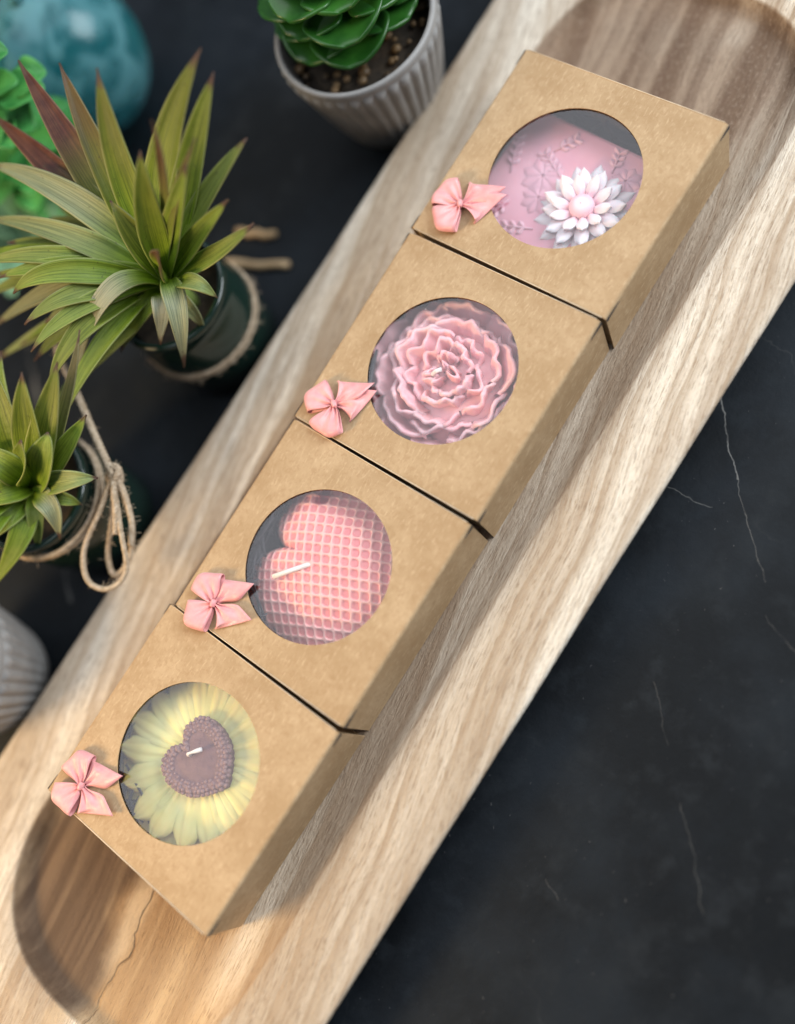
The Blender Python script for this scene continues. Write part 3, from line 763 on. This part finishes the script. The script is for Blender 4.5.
P1 = [
    ((6.7, 22.21, 11.0), (3.96, 16.34, 10.0), 1.5, 0.9, 0),((7.08, 18.81, 12.0), (4.46, 15.78, 10.0), 1.2, 0.65, 0),
    ((7.26, 15.69, 13.0), (4.4, 14.55, 10.5), 1.3, 0.35, 0),((9.97, 12.19, 12.5), (5.9, 13.42, 10.5), 1.6, 0.3, 0),
    ((9.49, 11.43, 12.0), (6.66, 11.64, 10.5), 1.3, 0.2, 0),((8.13, 9.56, 10.5), (5.71, 10.71, 9.5), 1.1, 0.15, 0.1),
    ((5.53, 8.13, 9.0), (3.53, 9.45, 8.0), 0.9, 0.1, 0.1),((4.35, 23.73, 9.5), (3.09, 15.94, 10.0), 1.5, 0.95, 0),
    ((2.3, 23.37, 8.5), (3.26, 15.51, 11.0), 1.3, 0.2, 0.6),((0.1, 21.97, 8.0), (1.6, 14.9, 10.5), 1.1, 0.25, 0.35),
    ((-1.36, 21.59, 7.5), (0.79, 15.13, 9.5), 1.2, 0, 0),((-3.21, 21.59, 6.0), (0.75, 15.1, 9.5), 1.2, 0.2, 0.1),
    ((-4.27, 20.95, 5.0), (0.84, 14.08, 10.0), 1.1, 0.4, 0.4),((-5.42, 20.61, 4.0), (-0.71, 14.68, 7.5), 0.9, 0.1, 0.3),
    ((-4.99, 15.08, 4.0), (1.19, 12.55, 11.5), 1.0, 0.3, 0.9),((-5.94, 16.59, 3.5), (-0.71, 12.46, 7.0), 1.0, 0.0, 0.15),
    ((-0.83, 10.4, 4.5), (1.75, 9.59, 9.0), 1.0, 0, 0.75),((-0.56, 11.45, 5.5), (1.32, 10.52, 8.5), 1.0, 0, 0.95),
    ((2.47, 9.44, 6.5), (2.48, 9.44, 9.0), 0.8, 0, 0.3),((6.76, 10.34, 12.0), (3.64, 11.29, 10.0), 0.7, 0.6, 0),
    ((6.31, 11.78, 13.0), (4.9, 10.96, 11.0), 0.5, 0.75, 0),((5.65, 9.02, 10.0), (3.94, 10.28, 9.0), 0.9, 0.05, 0),
    ((2.41, 10.12, 10.5), (2.14, 11.21, 9.0), 1.2, 0.8, 0),((5.32, 12.39, 12.0), (3.44, 12.28, 10.0), 1.3, 0.2, 0),
    ((5.75, 10.47, 11.5), (3.75, 11.15, 9.5), 1.2, 0.05, 0),((-4.08, 18.82, 5.0), (0.17, 13.97, 8.0), 1.0, 0, 0),
    ((-1.77, 13.96, 4.5), (0.36, 11.95, 7.5), 0.9, 0, 0),((-2.08, 20.36, 7.5), (0.61, 14.12, 9.0), 1.1, 0.1, 0),
    ((3.33, 14.22, 10.0), (2.52, 12.81, 9.0), 1.2, 0.3, 0),((1.22, 10.96, 4.0), (1.52, 10.09, 7.0), 0.7, 0, 0.5)]
P2 = [
    ((-5.35, 15.62, 9.0), (-7.45, 13.94, 8.0), 1.5, 0.25, 0),((-4.81, 13.05, 10.0), (-6.89, 12.56, 8.5), 1.5, 0.2, 0),
    ((-3.67, 12.24, 9.5), (-6.4, 11.66, 8.5), 1.3, 0.3, 0),((-2.01, 12.61, 9.0), (-5.1, 11.14, 8.5), 0.7, 0.6, 0.1),
    ((-4.92, 10.7, 8.0), (-6.71, 11.02, 7.5), 1.0, 0, 0),((-6.99, 9.53, 6.5), (-7.75, 10.02, 8.0), 1.0, 0, 0.35),
    ((-10.53, 10.93, 4.5), (-8.43, 10.43, 7.5), 1.0, 0, 0.7),((-14.33, 13.05, 4.0), (-10.57, 11.05, 6.5), 1.1, 0, 0),
    ((-11.29, 14.82, 6.0), (-9.54, 12.12, 8.0), 1.1, 0, 0),((-9.1, 15.67, 7.0), (-8.43, 12.57, 8.5), 1.3, 0.1, 0),
    ((-6.39, 11.47, 8.5), (-7.57, 10.86, 8.5), 1.5, 0, 0.05),((-7.29, 12.04, 9.0), (-8.47, 12.03, 8.0), 1.3, 0.1, 0),
    ((-12.84, 14.17, 5.0), (-10.78, 12.07, 7.0), 1.0, 0, 0.1),((-11.69, 11.98, 4.0), (-9.89, 11.22, 6.5), 0.8, 0, 0.1),
    ((-8.57, 10.59, 5.0), (-8.48, 10.33, 7.0), 0.7, 0, 0.1)]
rx = random.Random(77)
for k in range(16):                                # more leaves low in the rosette, towards the far side
    a = radians(55 + 130 * (k + rx.random()) / 16); L = rx.uniform(5.5, 8.5); z = rx.uniform(6.0, 9.0)
    P1.append(((2.0 + L * cos(a), 12.9 + L * sin(a), z), (2.0 + .5 * L * cos(a), 12.9 + .5 * L * sin(a), z + rx.uniform(.8, 2.0)), rx.uniform(.8, 1.2), rx.uniform(0, .35), rx.uniform(0, .15)))
for k in range(14):
    a = radians(15 + 185 * (k + rx.random()) / 14); L = rx.uniform(4.0, 6.6); z = rx.uniform(5.5, 8.5)
    P2.append(((-9.4 + L * cos(a), 13.5 + L * sin(a), z), (-9.4 + .5 * L * cos(a), 13.5 + .5 * L * sin(a), z + rx.uniform(.5, 1.5)), rx.uniform(.9, 1.3), rx.uniform(0, .3), rx.uniform(0, .1)))
J1 = (1.82, 13.6, ZT); J2 = (-9.5, 13.9, ZT); JR = 2.9; JZ = 4.6
rn = random.Random(3)
for nm, loc, L, base, lab in (('potted_succulent', J1, P1, (2.0, 12.9, 5.6), 'large spiky succulent with reddish upper leaves in a dark glass jar'),
                             ('potted_succulent', J2, P2, (-9.4, 13.5, 4.6), 'smaller green succulent in a dark jar beside the hanging twine bow')):
    root = jar_thing(nm, loc, JR, JZ, lab); parent_loc = Vector(loc)
    for tip_, ct, w, red, pale in L:
        b = Vector(base) + Vector((rn.uniform(-.3, .3), rn.uniform(-.3, .3), rn.uniform(-.2, .4)))
        agave_leaf(root, b, tip_, ct, w, red, pale, rn)
    mb = MB(); bl = Vector(base) - parent_loc; mb.tube([(bl.x, bl.y, 5.2), (bl.x, bl.y, 6.4), (bl.x, bl.y, bl.z + .5)], lambda t: .55 - .15 * t, 12); mb.build('stem', M_leaf, root)

def twine(mb, path, r=.11, strands=3, pitch=.55, fuzz=0, rn=random):
    P = [Vector(p) for p in path]; up = Vector((.2, .3, .93)); n = len(P); fr = []; prev = None; L = 0; ls = []
    for i in range(n):
        t = (P[min(i + 1, n - 1)] - P[max(i - 1, 0)]).normalized()
        x = (t.cross(up) if prev is None else prev - t * prev.dot(t)).normalized(); prev = x; fr.append((x, t.cross(x)))
        if i: L += (P[i] - P[i - 1]).length
        ls.append(L)
    for s_ in range(strands):
        pts = []
        for i in range(n):
            a = 2 * pi * (ls[i] / pitch + s_ / strands); pts.append(P[i] + fr[i][0] * (r * .55 * cos(a)) + fr[i][1] * (r * .55 * sin(a)))
        mb.tube(pts, r * .62, 6)
    for k in range(fuzz):
        i = rn.randrange(n); p = P[i]; d = Vector((rn.gauss(0, 1), rn.gauss(0, 1), rn.gauss(0, 1))).normalized() * rn.uniform(.2, .5)
        mb.tube([p, p + d * .5 + Vector((0, 0, .04)), p + d], .011, 3, False)
rn = random.Random(9)
tw = empty('twine_bow', (J2[0], J2[1], ZT)); tag(tw, 'jute twine tied round the jar with its bow loops hanging over the board edge', 'twine', 'jute twine tied round the jars')
def circ(c, r, z, n=90, turns=1.0): return [(c[0] + r * cos(2 * pi * turns * k / n), c[1] + r * sin(2 * pi * turns * k / n), z + .12 * sin(9 * k / n) + .18 * turns * k / n) for k in range(n + 1)]
def loc_(pts, o): return [tuple(Vector(p) - Vector(o)) for p in pts]
mb = MB(); twine(mb, loc_(circ(J2, JR * 1.06, 3.2, 200, 2), J2), .11, 3, .55, 120, rn); mb.build('neck_wrap', M_twine, tw)
KN = (-6.74, 10.55, 4.3)
mb = MB(); twine(mb, loc_(catmull([(-2.9, 17.2, 4.6), (-3.44, 16.5, 5.0), (-4.4, 14.5, 5.0), (-5.5, 12.59, 4.8), (-6.35, 11.1, 4.6), KN], 18), J2), .17, 3, .6, 60, rn); mb.build('strand', M_twine, tw)
mb = MB(); twine(mb, loc_(catmull([KN, (-8.39, 10.21, 4.2), (-10.41, 10.17, 3.6), (-11.5, 9.36, 3.2), (-11.27, 8.3, 3.0), (-10.08, 7.9, 3.2), (-8.57, 8.85, 4.0), KN], 18), J2), .12, 3, .5, 60, rn); mb.build('loop', M_twine, tw)
mb = MB(); twine(mb, loc_(catmull([KN, (-7.11, 10.09, 3.9), (-8.23, 9.08, 3.1), (-9.66, 8.45, 2.7), (-10.7, 8.8, 2.4), (-10.08, 9.47, 2.8), (-8.34, 9.94, 3.6), KN], 18), J2), .12, 3, .5, 60, rn); mb.build('loop', M_twine, tw)
mb = MB(); twine(mb, loc_(catmull([KN, (-7.02, 9.71, 4.3), (-8.0, 8.75, 3.8), (-8.99, 8.37, 3.3)], 18), J2), .14, 3, .5, 50, rn)
twine(mb, loc_(catmull([KN, (-7.3, 9.9, 4.5), (-8.2, 9.3, 4.2), (-8.9, 9.0, 3.9)], 18), J2), .14, 3, .5, 50, rn); mb.build('tail', M_twine, tw)
mb = MB(); kp = [(KN[0] + .33 * cos(3 * a) + .1 * cos(a), KN[1] + .33 * sin(2 * a), KN[2] + .26 * sin(3 * a + 1)) for a in [2 * pi * k / 80 for k in range(81)]]
twine(mb, loc_(kp, J2), .15, 3, .5, 40, rn); mb.build('knot', M_twine, tw)
tw2 = empty('twine_wrap', (J1[0], J1[1], ZT)); tag(tw2, 'frayed jute twine wound round the jar of the larger spiky succulent', 'twine', 'jute twine tied round the jars')
mb = MB(); twine(mb, loc_(circ(J1, JR * 1.08, 1.2, 260, 2), J1), .075, 3, .55, 620, rn); mb.build('jar_wrap', M_twine, tw2)

# ------------------------------------------------------------------ ribbed white pots
def ribbed_pot(loc, r, h, label, nrib=38):
    root = empty('ribbed_pot', loc); tag(root, label, 'plant pot', 'white ribbed plant pots')
    def fl(a, rr, z): return 1 + (.04 * abs(sin(a * nrib / 2)) if .3 < z < h - .55 and rr > r * .6 else 0)
    prof = [(r * .53, 0), (r * .57, .05), (r * .595, .3)] + [(r * (.60 + .385 * (k / 10) ** .8), .32 + (h - .9) * k / 10) for k in range(11)] + [(r * .99, h - .5), (r, h - .3), (r, h - .08), (r * .985, h), (r * .945, h), (r * .93, h - .1), (r * .90, h - .9), (r * .85, h - 1.4)]
    mb = MB(); mb.lathe(prof, nrib * 8, fl); mb.build('pot', M_pot, root)
    return root
pa = ribbed_pot((17.1, 12.65, ZT), 4.0, 7.0, 'white ribbed pot with a glossy green jade plant beside the board')
rn = random.Random(4); H = 7.0
mb = MB(); mb.lathe([(3.5, H - 1.3), (2, H - 1.15), (.02, H - 1.1)], 32); mb.build('soil', M_soil, pa)
mb = MB()
for k in range(110):
    a = rn.random() * 2 * pi; r = 3.4 * rn.random() ** .5; R_ = rn.uniform(.08, .34) * rn.uniform(.6, 1.1); c = Vector((r * cos(a), r * sin(a), H - 1.05 + .1 * rn.random()))
    rows = []
    for i in range(6):
        th = pi * i / 5; rows.append([(c.x + R_ * (sin(th) + .01) * cos(2 * pi * q / 8) * (1 + .2 * nz(k, q, i)), c.y + R_ * (sin(th) + .01) * sin(2 * pi * q / 8), c.z + R_ * .7 * cos(th)) for q in range(8)])
    mb.grid(rows, closed_v=True)
o = mb.build('gravel', M_pebble, pa); o['kind'] = 'stuff'
def spoon_leaf(parent, base, d, L, w, lift, mat, name='leaf', cup=.28, thick=.0022, sharp=.45):
    base = Vector(base); d = Vector((d[0], d[1], 0)).normalized(); s_ = Vector((-d.y, d.x, 0)); N = 14; rows = []
    for i in range(N + 1):
        t = i / N; ww = w * (sin(pi * min(1, t * .93 + .05)) ** sharp) * (.35 + .65 * sstep(0, .6, t)) * (1 if t < .96 else .55)
        c = base + d * (L * t) + Vector((0, 0, lift * t - lift * .45 * t * t * t))
        rows.append([tuple(c + s_ * (u * ww) + Vector((0, 0, cup * u * u * ww + .05 * nz(t * 3, u, L)))) for u in [-1 + j / 4 for j in range(9)]])
    mb = MB(); mb.grid(rows); o = mb.build(name, mat, parent); mod(o, 'SOLIDIFY', thickness=thick, offset=-1); mod(o, 'SUBSURF', levels=1, render_levels=1)
    return o
for tier, (n, L, w, lift, z) in enumerate(((8, 3.7, 2.0, .5, H + .1), (7, 3.5, 2.0, 1.1, H + .9), (6, 3.0, 1.8, 1.6, H + 1.7), (5, 2.1, 1.4, 1.9, H + 2.3), (3, .9, .7, 1.4, H + 2.8))):
    for k in range(n):
        a = 2 * pi * (k + tier * .43) / n + rn.uniform(-.12, .12); spoon_leaf(pa, (.25 * cos(a) + .9, .25 * sin(a) + .9, z), (cos(a), sin(a)), L * rn.uniform(.9, 1.08), w, lift, M_jade)
mb = MB(); mb.tube([(.9, .9, H - 1.2), (.9, .9, H + 1), (.9, .9, H + 2.6)], lambda t: .4 - .2 * t, 10); mb.build('stem', M_jade, pa)
H = 6.2
pb = ribbed_pot((-19.0, 13.4, ZT), 4.0, 6.2, 'white ribbed pot cut off by the left edge of the picture')
mb = MB(); mb.lathe([(3.5, H - 1.3), (2, H - 1.15), (.02, H - 1.1)], 32); mb.build('soil', M_soil, pb)
for k in range(9):
    a = 2 * pi * k / 9; spoon_leaf(pb, (.2 * cos(a), .9 + .2 * sin(a), H - .3), (cos(a), sin(a)), 2.4, 1.0, .8, M_jade)

# ------------------------------------------------------------------ far corner: teal vase, leafy plant
va = empty('glass_float', (10.6, 29.4, ZT)); tag(va, 'round teal blue glass ball in the far corner behind the spiky succulent', 'glass ball')
prof = [(.9, 0)] + [(4.1 * sin(a), 4.5 - 4.55 * cos(a)) for a in [.25 + (pi - .3) * k / 26 for k in range(27)]] + [(.35, 9.1), (.34, 9.5), (.2, 9.62), (.02, 9.62)]
mb = MB(); mb.lathe(prof, 64); mb.build('glass_body', M_vase, va)
mb = MB(); mb.tube([(0, 0, 9.0), (.03, 0, 9.5), (.02, .02, 9.8)], lambda t: .45 - .2 * t, 12); mb.build('stopper', M_vase, va)
gp = empty('leafy_plant', (4.9, 27.4, ZT)); tag(gp, 'bushy green broad leaved plant at the left edge in front of the teal glass ball', 'potted plant')
mb = MB(); mb.lathe([(1.3, 0), (1.5, .1), (1.75, 3.8), (1.8, 4), (1.65, 4), (1.5, 3.4), (.02, 3.3)], 40); mb.build('pot', M_pot, gp)
rn = random.Random(12)
for k in range(80):
    a = rn.random() * 2 * pi; z = rn.uniform(3.2, 12.5); r = rn.uniform(.2, 1.6)
    spoon_leaf(gp, (r * cos(a), r * sin(a) - .8, z), (cos(a + rn.uniform(-.4, .4)), sin(a + rn.uniform(-.4, .4))), (1.3 if cos(a - .67) > .3 else rn.uniform(2.0, 3.4)), rn.uniform(.8, 1.4), rn.uniform(-.6, 1.6), M_green, cup=.35, thick=.0008, sharp=.8)
mb = MB()
for k in range(7): a = k * .9; mb.tube([(0, 0, 3.2), (.5 * cos(a), .5 * sin(a) - .4, 7), (1.1 * cos(a), 1.1 * sin(a) - .8, 12)], .14, 7)
mb.build('stems', M_green, gp)
fe = empty('small_fern', (.9, 26.2, ZT)); tag(fe, 'pale green feathery fern at the left edge beside the bushy plant', 'potted plant')
mb = MB(); mb.lathe([(1.3, 0), (1.5, .1), (1.9, 2.9), (1.95, 3), (1.7, 3), (1.6, 2.6), (.02, 2.5)], 32); mb.build('pot', M_pot, fe)
for k in range(13):
    a = 2 * pi * k / 13 + rn.uniform(-.2, .2); L = rn.uniform(3.2, 4.6); mb = MB(); d = Vector((cos(a), sin(a), 0)); s_ = Vector((-sin(a), cos(a), 0)); pts = []
    for i in range(19):
        t = i / 18; pts.append(d * (L * t) + Vector((0, 0, 2.6 + 4.2 * t - 3.0 * t * t)))
    mb.tube(pts, .05, 5)
    for i in range(3, 19):
        for sg in (1, -1):
            l = .95 * sin(pi * (.12 + .85 * i / 19)) + .1; q = pts[i]; e = q + s_ * (sg * l) + d * (l * .45); w = d * .12
            mb.add([q - w, q + w, (q + e) / 2 + w * 1.3, e, (q + e) / 2 - w * 1.3], [(0, 1, 2, 3, 4)])
    mb.build('frond', M_fern, fe)
for i, (a, b) in enumerate((((4.3, 19.0, ZT + .22), (7.0, 12.9, ZT + .22)), ((7.3, 16.9, ZT + .2), (8.1, 14.7, ZT + .2)))):
    mb = MB(); a, b = Vector(a), Vector(b); pts = [a.lerp(b, k / 12) + Vector((.06 * sin(k * 1.3), .05 * cos(k), 0)) for k in range(13)]
    mb.tube([p - a for p in pts], (lambda t: .26 - .05 * t) if i == 0 else (lambda t: .2), 9)
    o = mb.build('wooden_stick', M_stick, loc=a); tag(o, ('longer pale wooden stick lying on the dark table behind the twine wrapped jar', 'shorter pale wooden stick lying on the dark table, farther from the jar')[i], 'stick', 'wooden sticks on the table')

# ------------------------------------------------------------------ camera
cam = bpy.data.cameras.new('camera'); co = bpy.data.objects.new('camera', cam); COL.objects.link(co)
Rm = Matrix(((0.5396411477466442, 0.8410913530649706, -0.036779987194417274), (-0.7849219688867763, 0.48684398756158237, -0.3832498330515543), (-0.30444200501506186, 0.23568679974592296, 0.9229121290826848)))
co.matrix_world = Matrix.Translation(CAM * S) @ Rm.to_4x4()
cam.sensor_fit = 'VERTICAL'; cam.sensor_height = 36; cam.sensor_width = 36; cam.lens = 1022.02 / 1024 * 36
cam.clip_start = .01; cam.clip_end = 20
cam.dof.use_dof = True; cam.dof.focus_distance = .446; cam.dof.aperture_fstop = 1.4
scn.camera = co

# ------------------------------------------------------------------ light
w = bpy.data.worlds.new('World'); scn.world = w; w.use_nodes = True
w.node_tree.nodes['Background'].inputs[0].default_value = (.62, .72, .9, 1); w.node_tree.nodes['Background'].inputs[1].default_value = .15
def area(name, loc, target, sx, sy, power, col):
    l = bpy.data.lights.new(name, 'AREA'); l.shape = 'RECTANGLE'; l.size = sx * S; l.size_y = sy * S; l.energy = power; l.color = col
    o = bpy.data.objects.new(name, l); COL.objects.link(o); o.location = Vector(loc) * S
    o.rotation_euler = (Vector(target) - Vector(loc)).to_track_quat('-Z', 'Y').to_euler()
    return o
area('overhead_light', (15, 38, 140), (0, 0, 0), 230, 150, 18, (.92, .96, 1.0))
area('window_light', (95, -62, 78), (8, 0, 0), 90, 70, 21, (.90, .96, 1.0))
area('warm_lamp', (-72, 34, 46), (-27, 0, 0), 22, 22, 8, (1.0, .70, .36))
vs = scn.view_settings; vs.view_transform = 'Standard'; vs.look = 'None'; vs.gamma = 1; vs.exposure = .1; vs.use_curve_mapping = False
